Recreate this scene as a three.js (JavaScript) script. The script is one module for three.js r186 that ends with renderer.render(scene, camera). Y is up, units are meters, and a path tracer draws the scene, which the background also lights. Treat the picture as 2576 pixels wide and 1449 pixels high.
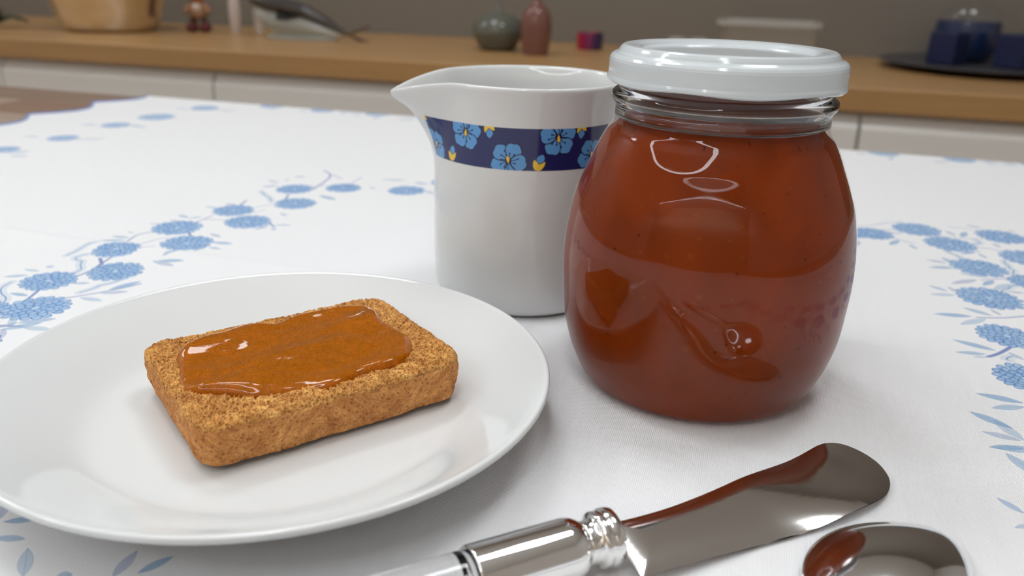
import * as THREE from 'three';
import { mergeGeometries, mergeVertices, toCreasedNormals } from 'three/addons/utils/BufferGeometryUtils.js';
import { RoundedBoxGeometry } from 'three/addons/geometries/RoundedBoxGeometry.js';
import { RectAreaLightUniformsLib } from 'three/addons/lights/RectAreaLightUniformsLib.js';
import { ImprovedNoise } from 'three/addons/math/ImprovedNoise.js';

// ------------------------------------------------------------------ camera, light, exposure
const W = 2576, H = 1449, FPX = 2108;
const T = 0.75;                                   // height of the laid table top
const scene = new THREE.Scene();
scene.background = new THREE.Color(0x000000);
const camera = new THREE.PerspectiveCamera(2 * Math.atan(H / 2 / FPX) * 180 / Math.PI, W / H, 0.02, 20);
{
  const p = 20.9 * Math.PI / 180, r = 0.0285;
  const back = new THREE.Vector3(0, Math.sin(p), Math.cos(p)), up0 = new THREE.Vector3(0, Math.cos(p), -Math.sin(p)), right0 = new THREE.Vector3(1, 0, 0);
  const right = right0.clone().multiplyScalar(Math.cos(r)).addScaledVector(up0, Math.sin(r));
  const up = up0.clone().multiplyScalar(Math.cos(r)).addScaledVector(right0, -Math.sin(r));
  camera.quaternion.setFromRotationMatrix(new THREE.Matrix4().makeBasis(right, up, back));
  camera.position.set(0, T + 0.128, 0);
}
camera.focus = 0.245;
camera.userData.fStop = camera.getFocalLength() / 2.2;   // a phone's 2.2 mm wide aperture
RectAreaLightUniformsLib.init();
const renderer = new THREE.WebGLRenderer({ antialias: true });
renderer.toneMapping = THREE.LinearToneMapping;
renderer.toneMappingExposure = 0.56;
renderer.shadowMap.enabled = true;
const LAMP = { x: -0.45, y: T + 0.70, z: 0.06, r: 0.42, w: 0.056, n: 36, down: 12, up: 20, color: 0xf6fbff };   // ring pendant left of the camera: shines down and up to the ceiling
const PANEL = { power: 12, size: 0.5, color: 0xf8fcff };                                                          // square ceiling lights in front of the worktop

const STRIP = { power: 22, length: 3.8, color: 0xf8fbff };                                                        // wall washer along the wall behind the camera

// ------------------------------------------------------------------ helpers
const mm = (a) => a / 1000;
const V = (x, y, z) => new THREE.Vector3(x, y, z);
let seed = 7;
const rnd = () => { seed = (seed * 1664525 + 1013904223) >>> 0; return seed / 4294967296; };
const noise = new ImprovedNoise();
const fbm = (x, y, z, o = 4) => { let s = 0, a = 0.5; for (let i = 0; i < o; i++) { s += a * noise.noise(x, y, z); x *= 2.03; y *= 2.03; z *= 2.03; a *= 0.5; } return s; };
const smooth = (a, b, x) => { const t = Math.min(1, Math.max(0, (x - a) / (b - a))); return t * t * (3 - 2 * t); };
const lin = (r, g, b) => new THREE.Color().setRGB(r, g, b);
const std = (o) => new THREE.MeshStandardMaterial(o);
const phy = (o) => new THREE.MeshPhysicalMaterial(o);
const taken = {};
const numbered = (n) => { const k = taken[n] = (taken[n] ?? -1) + 1; return k ? `${n}_${String(k).padStart(3, '0')}` : n; };
function mesh(name, geometry, material, parent) {
  const m = new THREE.Mesh(geometry, material); m.name = parent ? name : numbered(name);
  m.castShadow = m.receiveShadow = true; (parent ?? scene).add(m); return m;
}
function tag(o, label, category, group) { o.userData.label = label; o.userData.category = category; if (group) o.userData.group = group; return o; }
function thing(name, label, category, [x, y, z], turn = 0, group) {
  const g = new THREE.Group(); g.name = numbered(name); g.position.set(x, y, z); g.rotation.y = turn; scene.add(g);
  return tag(g, label, category, group);
}
function struct(name, geometry, material) { const m = mesh(name, geometry, material); m.userData.kind = 'structure'; return m; }
const lathe = (pts, seg = 96) => new THREE.LatheGeometry(pts.map(([r, h]) => new THREE.Vector2(mm(r), mm(h))), seg);
const spline = (pts, n) => new THREE.SplineCurve(pts.map(([r, h]) => new THREE.Vector2(r, h))).getPoints(n).map((p) => [Math.max(0, p.x), p.y]);
const box = (w, h, d, x = 0, y = 0, z = 0) => new THREE.BoxGeometry(w, h, d).translate(x, y, z);
const rbox = (w, h, d, r, x = 0, y = 0, z = 0, s = 2) => new RoundedBoxGeometry(w, h, d, s, r).translate(x, y, z);
const tube = (pts, r, n = 40, k = 10) => new THREE.TubeGeometry(new THREE.CatmullRomCurve3(pts.map((p) => V(...p))), n, r, k);
function grid(nu, nv, fn, closed = false) {       // fn(i / nu, j / nv) gives [x, y, z, u, v]
  const pos = [], uv = [], idx = [];
  for (let j = 0; j <= nv; j++) for (let i = 0; i <= nu; i++) { const q = fn(i / nu, j / nv); pos.push(q[0], q[1], q[2]); uv.push(q[3] ?? i / nu, q[4] ?? j / nv); }
  for (let j = 0; j < nv; j++) for (let i = 0; i < nu; i++) { const a = j * (nu + 1) + i, b = a + 1, c = a + nu + 1, d = c + 1; idx.push(a, c, b, b, c, d); }
  const g = new THREE.BufferGeometry();
  g.setAttribute('position', new THREE.Float32BufferAttribute(pos, 3)); g.setAttribute('uv', new THREE.Float32BufferAttribute(uv, 2)); g.setIndex(idx); g.computeVertexNormals();
  return g;
}
function dataTexture(n, fn, srgb, m = n) {          // fn(i / n, j / m) gives [r, g, b], 0 to 1
  const d = new Uint8Array(n * m * 4);
  for (let j = 0; j < m; j++) for (let i = 0; i < n; i++) { const c = fn(i / n, j / m), k = (j * n + i) * 4; for (let q = 0; q < 3; q++) d[k + q] = Math.max(0, Math.min(255, Math.round(c[q] * 255))); d[k + 3] = 255; }
  const t = new THREE.DataTexture(d, n, m); t.wrapS = t.wrapT = THREE.RepeatWrapping; t.magFilter = THREE.LinearFilter; t.needsUpdate = true;
  if (srgb) t.colorSpace = THREE.SRGBColorSpace;
  return t;
}
const tiled = (t, s, s2 = s) => { const c = t.clone(); c.repeat.set(1 / s, 1 / s2); c.needsUpdate = true; return c; };
const hash2 = (i, j, k = 0) => { let h = (i * 374761393 + j * 668265263 + k * 2147483647) | 0; h = Math.imul(h ^ (h >>> 13), 1274126177); return ((h ^ (h >>> 16)) >>> 0) / 4294967296; };
function cells(x, y, n, k = 0) {                  // distance to the nearest of one random point per cell, wrapping every n cells
  const xi = Math.floor(x), yi = Math.floor(y); let best = 9, id = 0;
  for (let a = -1; a <= 1; a++) for (let b = -1; b <= 1; b++) {
    const cx = xi + a, cy = yi + b, wx = ((cx % n) + n) % n, wy = ((cy % n) + n) % n;
    const d = Math.hypot(cx + hash2(wx, wy, k) - x, cy + hash2(wx, wy, k + 5) - y);
    if (d < best) { best = d; id = hash2(wx, wy, k + 9); }
  }
  return [best, id];
}
// the room and the worktop stand turned to the camera; local x runs along the worktop's front edge, local z towards the camera
const YAW = -14.8 * Math.PI / 180, AX = -0.011, AZ = -1.538;
const K = (u, w) => [AX + u * Math.cos(YAW) + w * Math.sin(YAW), AZ - u * Math.sin(YAW) + w * Math.cos(YAW)];
const kLocal = (x, z) => { const dx = x - AX, dz = z - AZ; return [dx * Math.cos(YAW) - dz * Math.sin(YAW), dx * Math.sin(YAW) + dz * Math.cos(YAW)]; };
const CT = T - 0.038;                             // top of the worktop
const FLOWERS=[[-60.5,471.6,12.1],[-78.4,446.1,11.1],[-60.9,427.1,11.4],[-80.7,402.8,9.8],[-57.1,382.8,11.9],[-76.8,363.2,12.0],[-50.0,341.4,11.7],[-69.2,325.4,10.8],[-45.5,300.4,11.3],[-62.4,271.7,10.7],[-36.7,258.1,10.4],[0.9,249.5,11.0],[266.7,242.1,10.6],[291.2,224.7,12.3],[303.9,247.9,12.4],[333.6,222.5,12.2],[310.2,284.1,12.4],[337.3,259.1,12.6],[305.5,327.6,13.1],[330.0,298.8,10.0],[302.4,371.1,11.0],[299.3,410.5,8.4],[-296.2,200.7,10.8],[-298.6,141.8,11.0],[-294.4,96.5,14.8],[-287.6,38.4,12.6],[-302.0,249.1,5.6]];
const LEAVES=[[-99.2,448.7,-91.4,443.6],[-98.5,438.2,-90.9,438.2],[-91.5,433.3,-90.5,430.5],[-81.9,462.4,-73.2,462.3],[-67.0,445.0,-60.9,442.3],[-53.0,456.9,-42.4,457.0],[-48.8,450.4,-39.7,445.1],[-48.3,446.1,-42.8,433.5],[-55.8,485.2,-45.6,477.3],[-51.0,487.7,-39.6,486.1],[-50.0,498.5,-56.0,491.1],[-96.5,394.9,-86.7,389.2],[-96.9,386.3,-87.6,385.7],[-94.9,378.0,-90.9,378.0],[-55.1,410.0,-42.4,412.7],[-53.0,409.2,-42.2,405.2],[-54.7,403.5,-54.4,394.2],[-46.4,392.5,-45.8,384.1],[-55.6,366.0,-47.7,369.0],[-46.7,377.4,-36.2,376.2],[-43.6,384.6,-37.0,384.9],[-94.5,362.0,-87.2,360.8],[-88.9,353.2,-83.1,352.6],[-90.8,343.6,-82.9,345.7],[-82.0,347.1,-77.4,341.8],[-87.7,324.1,-78.9,324.4],[-81.6,314.0,-72.5,316.2],[-39.4,352.0,-36.2,344.3],[-31.0,349.7,-30.3,346.9],[-33.8,341.7,-26.2,338.8],[-43.0,321.2,-37.1,324.3],[-41.7,279.8,-28.2,284.7],[-83.1,274.7,-76.0,267.2],[-88.5,258.2,-79.3,261.6],[-77.8,256.2,-78.1,251.5],[-78.6,244.4,-71.8,241.5],[-22.9,250.2,-18.3,252.8],[-24.4,229.4,-9.6,225.8],[287.6,280.3,296.5,281.4],[295.6,273.7,299.9,281.1],[287.0,291.8,298.6,288.4],[299.4,296.1,312.0,297.4],[293.1,313.2,305.4,303.4],[306.5,310.9,312.7,301.7],[282.6,319.6,289.5,324.6],[281.2,331.7,291.8,328.6],[290.6,318.4,293.9,325.5],[278.8,356.0,293.4,353.6],[291.9,344.0,301.7,349.9],[287.1,364.8,298.3,354.6],[302.9,342.3,305.4,347.9],[281.1,382.3,294.8,387.7],[279.8,394.7,290.3,392.7],[284.9,398.6,290.1,395.6],[299.1,387.4,302.8,393.4],[273.3,260.6,278.9,250.5],[282.9,257.0,286.1,263.5],[274.1,238.0,282.6,236.0],[306.3,221.9,309.8,230.4],[312.6,231.8,316.6,220.4],[319.5,205.2,327.5,207.4],[341.1,206.0,343.9,210.0],[326.1,237.2,328.7,244.1],[306.0,263.5,314.2,257.2],[314.8,260.2,317.5,266.5],[310.4,314.5,318.8,304.7],[315.1,316.1,322.0,315.2],[279.9,428.5,293.4,430.9],[282.5,438.2,292.9,433.8],[281.1,446.6,287.0,457.6],[275.9,455.8,286.0,457.9],[276.0,465.1,285.8,462.6],[271.9,493.0,277.0,498.5],[273.2,506.0,277.3,503.5],[29.9,574.4,33.9,581.0],[35.7,581.2,42.5,577.5],[38.5,586.6,45.5,584.8],[48.8,587.3,55.2,595.1],[72.9,580.3,73.8,589.3],[81.9,579.4,78.2,586.6],[64.9,591.5,62.4,593.6],[-327.5,206.5,-314.3,204.7],[-284.9,201.8,-267.1,189.8],[-325.3,151.7,-312.1,145.6],[-292.0,136.4,-270.3,140.7],[-313.4,47.8,-294.8,51.0],[-273.8,40.9,-252.0,42.4],[-291.0,258.3,-282.2,245.8],[-282.2,264.6,-271.6,258.4]];
const STEMS=[[1.1,-74.2,455.6,-71.3,462.5,-69.7,468.8],[1,-71.9,438.7,-70.6,430.2,-73.4,421.8,-75.4,412.5],[1.4,-79.1,415.2,-72.7,421.5],[0.8,-84.2,391.6,-87.2,382.6,-86.9,378.0,-83.4,373.6],[0.7,-74.0,352.4,-73.4,338.5],[1.1,-66.0,368.4,-60.2,375.2],[1,-71.7,315.8,-74.2,305.1],[1,-59.0,284.6,-54.9,295.4],[1,-52.1,268.8,-53.5,253.4,-58.2,230.8,-68.8,222.3],[0.7,-58.2,230.8,-49.0,237.1],[0.6,-55.1,263.3,-49.6,256.4],[0.6,-38.2,244.7,-38.2,230.1],[0.6,11.7,247.4,16.4,245.5],[0.8,-58.8,460.4,-53.7,455.2,-45.2,443.9,-40.8,436.0],[1.1,-39.5,339.0,-32.6,344.5],[0.5,-63.1,343.1,-73.7,345.6],[0.5,-62.8,318.0,-56.0,304.6],[0.5,-58.0,327.2,-54.1,318.3],[0.5,-76.0,394.1,-74.6,383.7,-70.5,377.7],[0.5,-71.9,398.1,-67.8,392.4],[1.0,-59.4,489.4,-51.9,487.2],[0.5,260.9,229.3,270.5,224.2,273.7,219.0,285.3,210.5],[0.6,260.2,237.2,271.4,234.1,278.9,229.9],[0.6,273.6,245.5,280.1,250.0,286.2,254.6],[0.6,300.5,234.0,310.1,235.1,323.1,231.3],[0.5,309.2,212.4,314.3,212.5,325.4,214.0],[0.6,314.0,249.7,322.0,247.7,326.7,250.3,330.7,253.2],[0.5,314.1,251.8,315.9,257.7],[0.6,314.4,293.8,319.3,295.7,322.0,297.3],[0.6,307.2,302.8,314.3,298.9,321.0,297.2],[0.8,295.2,354.0,304.1,351.9,314.4,346.1],[1.4,301.2,381.9,296.1,389.6,290.4,395.3],[1,315.8,327.8,320.6,326.1]];
const SCROLLS=[[-95.8,398.0,-98.5,402.6,-96.3,410.0,-95.9,417.1],[-88.2,412.2,-91.2,417.2,-87.4,420.8,-83.5,420.6,-81.6,424.8,-75.8,429.8,-75.7,434.4,-74.7,437.5],[-91.1,452.3,-91.0,457.6,-85.6,463.8,-78.4,467.1,-75.6,472.7],[-57.0,452.4,-54.8,446.4,-55.6,443.5,-52.5,439.2,-51.2,431.0],[-77.6,283.6,-70.6,291.4,-65.9,293.6,-60.1,301.5],[300.2,260.4,300.6,264.5,303.8,266.5,304.6,271.3,307.0,271.9],[324.8,267.9,323.9,273.2,325.2,275.6,324.2,279.9,326.2,282.0,323.8,287.6,324.6,291.0,327.8,291.6],[321.4,304.6,317.9,308.4,316.5,312.3,313.5,314.2,311.9,318.9],[313.6,245.3,321.3,240.2,318.6,235.4],[299.5,391.2,297.4,393.1,296.4,395.7,297.4,396.4]];

// ------------------------------------------------------------------ food and glass
const GLASS = phy({ color: lin(1, 1, 1), transmission: 1, thickness: 0, ior: 1.5, roughness: 0.0, specularIntensity: 0.65 });
const GLASS_SOLID = phy({ color: lin(1, 1, 1), transmission: 1, thickness: 0.003, ior: 1.5, roughness: 0.0 });
const PULP = dataTexture(1024, (u, v) => {                     // cloudy swirls and bits of pulp
  const a = u * 2 * Math.PI, x = Math.cos(a) * 2, y = Math.sin(a) * 2, s = 0.80 + 0.42 * fbm(x, y, v * 5 + 1.3 * fbm(x, y, v * 3, 2), 4), [d, id] = cells(u * 60, v * 34, 60, 2), [e, ie] = cells(u * 24, v * 16, 24, 6);
  const lite = (id > 0.86 ? smooth(0.16, 0.04, d) * 0.5 : 0) + (ie > 0.93 ? smooth(0.12, 0.04, e) * 0.4 : 0), dark = id < 0.08 ? smooth(0.14, 0.03, d) * 0.5 : 0;
  return [Math.min(1, s + lite * 0.3 - dark), Math.min(1, s * 0.86 + lite - dark), Math.min(1, s * 0.8 + lite * 0.9 - dark)];
});
const JAM = phy({ map: PULP, color: lin(0.40, 0.064, 0.0009), transmission: 0.45, thickness: 0.05, ior: 1.12, roughness: 0.35, attenuationColor: lin(0.80, 0.27, 0.02), attenuationDistance: 0.013 });
const JAM_SPREAD = phy({ color: lin(0.78, 0.255, 0.006), transmission: 0.70, thickness: 0.003, ior: 1.4, roughness: 0.05 });
const LIDP = [[33.9, 1.2], [34.2, 0.35], [34.8, 0], [35.3, 0.4], [35.35, 1.2], [35.1, 2.0], [35.05, 3], [35.05, 5.2], [35.0, 6.2], [34.8, 7.0], [34.3, 7.7], [33.6, 8.1], [32.9, 8.3], [32.4, 8.7], [32.0, 9.4], [31.5, 10.1], [30.8, 10.5], [29.8, 10.6], [28.6, 10.5], [27.2, 10.3], [26.3, 10.0], [25.8, 9.5], [25.3, 9.2], [24.4, 9.15], [12, 9.3], [0, 9.35], [0, 8.9], [24, 8.7], [31, 8], [33.9, 6.6], [33.9, 1.2]];
const CREASES = [[-0.40, 0.396, 0.62, 0.404, 0.0010, 0.0028], [-0.16, 0.45, -0.10, 0.23, 0.0008, 0.006], [0.37, 0.0, 0.38, 0.9, 0.0005, 0.004]];
const BANDFLOWERS = [[2.6, 11, 1.36, 3.3], [21, 2.9, 1.4, 0.1], [38.3, 11.8, 1.42, 3.0], [56.4, 3.1, 1.44, -0.1], [71.2, 10.9, 1.38, 3.2]];
const BANDBUDS = [[13.7, 12.4, 1.12, 0.15], [31, 0.9, 1.12, 3.0], [49.6, 12.5, 1.2, 0.3], [65.6, 0.7, 1.12, 3.1], [-0.6, 1.2, 1.0, 3.0]];
function paintBand(cv, len, ht) {
  const c = cv.getContext('2d'), k = cv.width / len; c.scale(k, k); c.lineCap = c.lineJoin = 'round';
  c.fillStyle = '#20265e'; c.fillRect(0, 0, len, ht);
  const ink = '#10143a', blue = '#5b9ad6', yel = '#ecc747';
  const flower = (x, y, s, turn) => {
    c.save(); c.translate(x, y); c.rotate(turn); c.scale(s, s);
    for (let i = 0; i < 5; i++) { c.save(); c.rotate(i * Math.PI * 2 / 5); c.beginPath(); c.moveTo(0, -0.3); c.bezierCurveTo(-1.3, -0.9, -2.9, -2.6, -2.0, -3.9); c.bezierCurveTo(-1.5, -4.6, -1.0, -4.3, -0.5, -4.7); c.bezierCurveTo(0.1, -5.2, 1.0, -4.9, 1.4, -4.3); c.bezierCurveTo(2.6, -3.6, 2.4, -2.0, 0, -0.3); c.closePath(); c.fillStyle = blue; c.fill(); c.strokeStyle = ink; c.lineWidth = 0.26; c.stroke(); c.restore(); }
    c.beginPath(); c.arc(0, 0, 0.85, 0, 6.29); c.fillStyle = ink; c.fill();
    for (let i = 0; i < 11; i++) { const a = i / 11 * 6.2832 + 0.2, l = 1.9 + (i % 3) * 0.35; c.beginPath(); c.moveTo(Math.cos(a) * 0.5, Math.sin(a) * 0.5); c.quadraticCurveTo(Math.cos(a + 0.2) * l * 0.6, Math.sin(a + 0.2) * l * 0.6, Math.cos(a) * l, Math.sin(a) * l); c.strokeStyle = ink; c.lineWidth = 0.2; c.stroke(); c.beginPath(); c.arc(Math.cos(a) * l, Math.sin(a) * l, 0.24, 0, 6.29); c.fillStyle = ink; c.fill(); }
    c.beginPath(); c.moveTo(0, -0.9); c.bezierCurveTo(-0.6, 0.1, -0.7, 1.2, 0, 1.3); c.bezierCurveTo(0.7, 1.2, 0.6, 0.1, 0, -0.9); c.fillStyle = yel; c.fill(); c.strokeStyle = ink; c.lineWidth = 0.16; c.stroke();
    c.restore();
  };
  const bud = (x, y, s, turn) => {
    c.save(); c.translate(x, y); c.rotate(turn); c.scale(s, s);
    c.beginPath(); c.moveTo(0, 0.4); c.bezierCurveTo(-1.9, -0.9, -1.5, -2.0, 0.2, -3.1); c.bezierCurveTo(1.7, -2.1, 1.7, -0.8, 0, 0.4); c.fillStyle = blue; c.fill(); c.strokeStyle = ink; c.lineWidth = 0.2; c.stroke();
    c.beginPath(); c.moveTo(0, 0.2); c.bezierCurveTo(-0.8, -0.7, -1.5, -0.6, -1.9, -0.8); c.bezierCurveTo(-2.2, 0.9, -1.3, 2.3, -0.3, 2.4); c.lineTo(0.7, 2.3); c.bezierCurveTo(1.9, 1.4, 2.1, -0.2, 1.7, -1.3); c.bezierCurveTo(1.2, -0.9, 0.6, -0.2, 0, 0.2); c.fillStyle = yel; c.fill(); c.strokeStyle = ink; c.stroke();
    c.restore();
  };
  for (const q of BANDFLOWERS) flower(...q); for (const q of BANDBUDS) bud(...q);
}

function metric(g, along = 'x') {                  // uv in metres, the first coordinate along the grain
  const p = g.attributes.position, n = g.attributes.normal, uv = [];
  for (let i = 0; i < p.count; i++) {
    const x = p.getX(i), y = p.getY(i), z = p.getZ(i), ax = Math.abs(n.getX(i)), ay = Math.abs(n.getY(i)), az = Math.abs(n.getZ(i));
    if (ay >= ax && ay >= az) uv.push(x, z); else if (az >= ax) uv.push(x, y); else uv.push(z, y);
  }
  g.setAttribute('uv', new THREE.Float32BufferAttribute(uv, 2)); return g;
}

// ------------------------------------------------------------------ the room
const CEIL = 2.5, ROOM = { u0: -2.3, u1: 2.3, w0: -0.60, w1: 4.1 };
{
  const plaster = dataTexture(256, (u, v) => { const s = 0.5 + 0.5 * fbm(u * 24, v * 24, 3.1, 3); return [s, s, s]; });
  const place = (m, u, w) => { const [x, z] = K(u, w); m.position.x = x; m.position.z = z; m.rotation.y = YAW; return m; };
  const taupe = std({ color: lin(0.205, 0.180, 0.150), roughness: 0.75, bumpMap: tiled(plaster, 0.12), bumpScale: 0.0002 });
  const paint = std({ color: lin(0.80, 0.79, 0.77), roughness: 0.9, bumpMap: tiled(plaster, 0.12), bumpScale: 0.0002 });
  const white = std({ color: lin(0.82, 0.82, 0.81), roughness: 0.95 });
  const um = (ROOM.u0 + ROOM.u1) / 2, wm = (ROOM.w0 + ROOM.w1) / 2, lu = ROOM.u1 - ROOM.u0, lw = ROOM.w1 - ROOM.w0;
  place(struct('wall_back', metric(box(lu + 0.2, CEIL, 0.1, 0, CEIL / 2, -0.05)), taupe), um, ROOM.w0);
  place(struct('wall_front', metric(box(lu + 0.2, CEIL, 0.1, 0, CEIL / 2, 0.05)), std({ color: lin(0.66, 0.54, 0.42), roughness: 0.9, bumpMap: tiled(plaster, 0.12), bumpScale: 0.0002 })), um, ROOM.w1);
  place(struct('wall_left', metric(box(0.1, CEIL, lw, -0.05, CEIL / 2, 0)), paint), ROOM.u0, wm);
  place(struct('wall_right', metric(box(0.1, CEIL, lw, 0.05, CEIL / 2, 0)), paint), ROOM.u1, wm);
  place(struct('ceiling', box(lu + 0.2, 0.1, lw + 0.2, 0, CEIL + 0.05, 0), white), um, wm);
  // plank floor
  const fm = [[0.36, 0.26, 0.17], [0.40, 0.29, 0.19], [0.33, 0.235, 0.15]].map((c) => std({ color: lin(...c), roughness: 0.45 }));
  const floor = struct('floor', box(lu + 0.2, 0.09, lw + 0.2, 0, -0.055, 0), fm[2]); place(floor, um, wm);
  const pw = 0.19, pl = 1.2, pg = box(pl - 0.003, 0.012, pw - 0.003, 0, -0.006, 0);
  for (let j = 0; j * pw < lw; j++) for (let i = -1; i < 4; i++) {
    const x0 = -lu / 2 + i * pl + (j % 3) * 0.4; if (x0 > lu / 2 || x0 + pl < -lu / 2) continue;
    const a = Math.max(x0, -lu / 2), b = Math.min(x0 + pl, lu / 2); if (b - a < 0.05) continue;
    const m = mesh('plank', b - a > pl - 0.001 ? pg : box(b - a - 0.003, 0.012, pw - 0.003, 0, -0.006, 0), fm[(i + j * 2 + 9) % 3], floor);
    m.position.set((a + b) / 2, 0, -lw / 2 + (j + 0.5) * pw);
  }
  for (const [n, g, u, w] of [['baseboard_front', box(lu, 0.08, 0.015, 0, 0.04, -0.0075), um, ROOM.w1], ['baseboard_left', box(0.015, 0.08, lw - 0.72, 0.0075, 0.04, 0.345), ROOM.u0, wm], ['baseboard_right', box(0.015, 0.08, lw - 0.72, -0.0075, 0.04, 0.345), ROOM.u1, wm]]) place(struct(n, g, white), u, w);
}

// ------------------------------------------------------------------ lamps
{
  const L = LAMP, g = thing('ring_pendant_lamp', 'round ring pendant lamp with a glowing underside hanging above the laid table', 'lamp', [L.x, L.y, L.z]);
  const metal = std({ color: lin(0.75, 0.75, 0.76), metalness: 1, roughness: 0.3 });
  const glow = (p) => std({ color: lin(0.9, 0.9, 0.9), emissive: new THREE.Color(L.color), emissiveIntensity: p, roughness: 0.6 });
  const ro = (L.r + L.w / 2) * 1000, ri = (L.r - L.w / 2) * 1000;
  mesh('housing', lathe([[ri, 0], [ri, 30], [ri + 3, 30], [ri + 3, 26], [ri + 3, 4], [ri + 3, 0], [ri, 0]], 96), metal, g);
  mesh('housing', lathe([[ro, 0], [ro, 30], [ro - 3, 30], [ro - 3, 26], [ro - 3, 4], [ro - 3, 0], [ro, 0]], 96), metal, g);
  mesh('diffuser', lathe([[ri + 3, 3], [ro - 3, 3]], 96), glow(L.down * 0.9), g);
  mesh('top_diffuser', lathe([[ri + 3, 27], [ro - 3, 27]], 96), glow(L.up * 0.9), g);
  for (let k = 0; k < 3; k++) { const a = k * Math.PI * 2 / 3 + 0.4; mesh('cable', tube([[Math.cos(a) * L.r, 0.028, Math.sin(a) * L.r], [Math.cos(a) * L.r * 0.5, 0.35, Math.sin(a) * L.r * 0.5], [Math.cos(a) * 0.03, CEIL - L.y - 0.025, Math.sin(a) * 0.03]], 0.0012, 12, 6), metal, g); }
  mesh('canopy', lathe([[0, 0], [56, 0], [60, 4], [60, 28], [0, 28]], 48).translate(0, CEIL - L.y - 0.028, 0), metal, g);
  for (let k = 0; k < L.n; k++) for (const s of [-1, 1]) {
    const a = k / L.n * Math.PI * 2, l = new THREE.RectAreaLight(L.color, s < 0 ? L.down : L.up, 2 * Math.PI * L.r / L.n, L.w - 0.007);
    l.position.set(L.x + Math.cos(a) * L.r, s < 0 ? L.y + 0.001 : L.y + 0.029, L.z + Math.sin(a) * L.r);
    l.rotation.set(s * Math.PI / 2, 0, s * (a + Math.PI / 2), 'XYZ'); scene.add(l);
  }
  {
    const [x, z] = K(0, ROOM.w1 - 0.42), q = thing('strip_light', 'long ceiling strip light washing the plain wall opposite the worktop', 'ceiling light', [x, CEIL, z], YAW), l = STRIP.length, a = 0.55;
    mesh('channel', box(l + 0.02, 0.075, 0.012, 0, -0.0375, -0.07), metal, q); mesh('channel', box(l + 0.02, 0.012, 0.13, 0, -0.006, 0), metal, q);
    mesh('diffuser', new THREE.PlaneGeometry(l, 0.11).rotateX(Math.PI / 2 - a).translate(0, -0.045, 0), std({ color: lin(0.9, 0.9, 0.9), emissive: new THREE.Color(STRIP.color), emissiveIntensity: STRIP.power * 0.5, side: THREE.DoubleSide }), q);
    const r = new THREE.RectAreaLight(STRIP.color, STRIP.power, l, 0.1), n = V(0, -Math.cos(a), Math.sin(a)).applyAxisAngle(V(0, 1, 0), YAW);
    r.position.set(x, CEIL - 0.045, z).addScaledVector(n, 0.003); r.lookAt(r.position.clone().add(n)); scene.add(r);
  }
  const frameM = std({ color: lin(0.85, 0.85, 0.85), roughness: 0.4 }), pane = std({ color: lin(0.9, 0.9, 0.9), emissive: new THREE.Color(PANEL.color), emissiveIntensity: PANEL.power * 0.9, roughness: 0.6 });
  for (const [u, w, label] of [[-1.85, 0.42, 'square flush ceiling light in the left corner beyond the metal bowl'], [-0.36, 0.36, 'square flush ceiling light in front of the fish sculpture'], [0.8, 0.75, 'square flush ceiling light over the candle tray side of the room']]) {
    const [x, z] = K(u, w), q = thing('ceiling_light', label, 'ceiling light', [x, CEIL, z], YAW, 'flush ceiling lights'), s = PANEL.size;
    for (const [a, b, c, d] of [[s + 0.05, 0.025, 0, s / 2 + 0.0125], [s + 0.05, 0.025, 0, -s / 2 - 0.0125], [0.025, s, s / 2 + 0.0125, 0], [0.025, s, -s / 2 - 0.0125, 0]]) mesh('frame', box(a, 0.03, b, c, -0.015, d), frameM, q);
    mesh('diffuser', box(s, 0.008, s, 0, -0.016, 0), pane, q);
    const l = new THREE.RectAreaLight(PANEL.color, PANEL.power, s - 0.01, s - 0.01); l.position.set(x, CEIL - 0.022, z); l.rotation.set(-Math.PI / 2, 0, -YAW); scene.add(l);
  }
}

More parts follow.
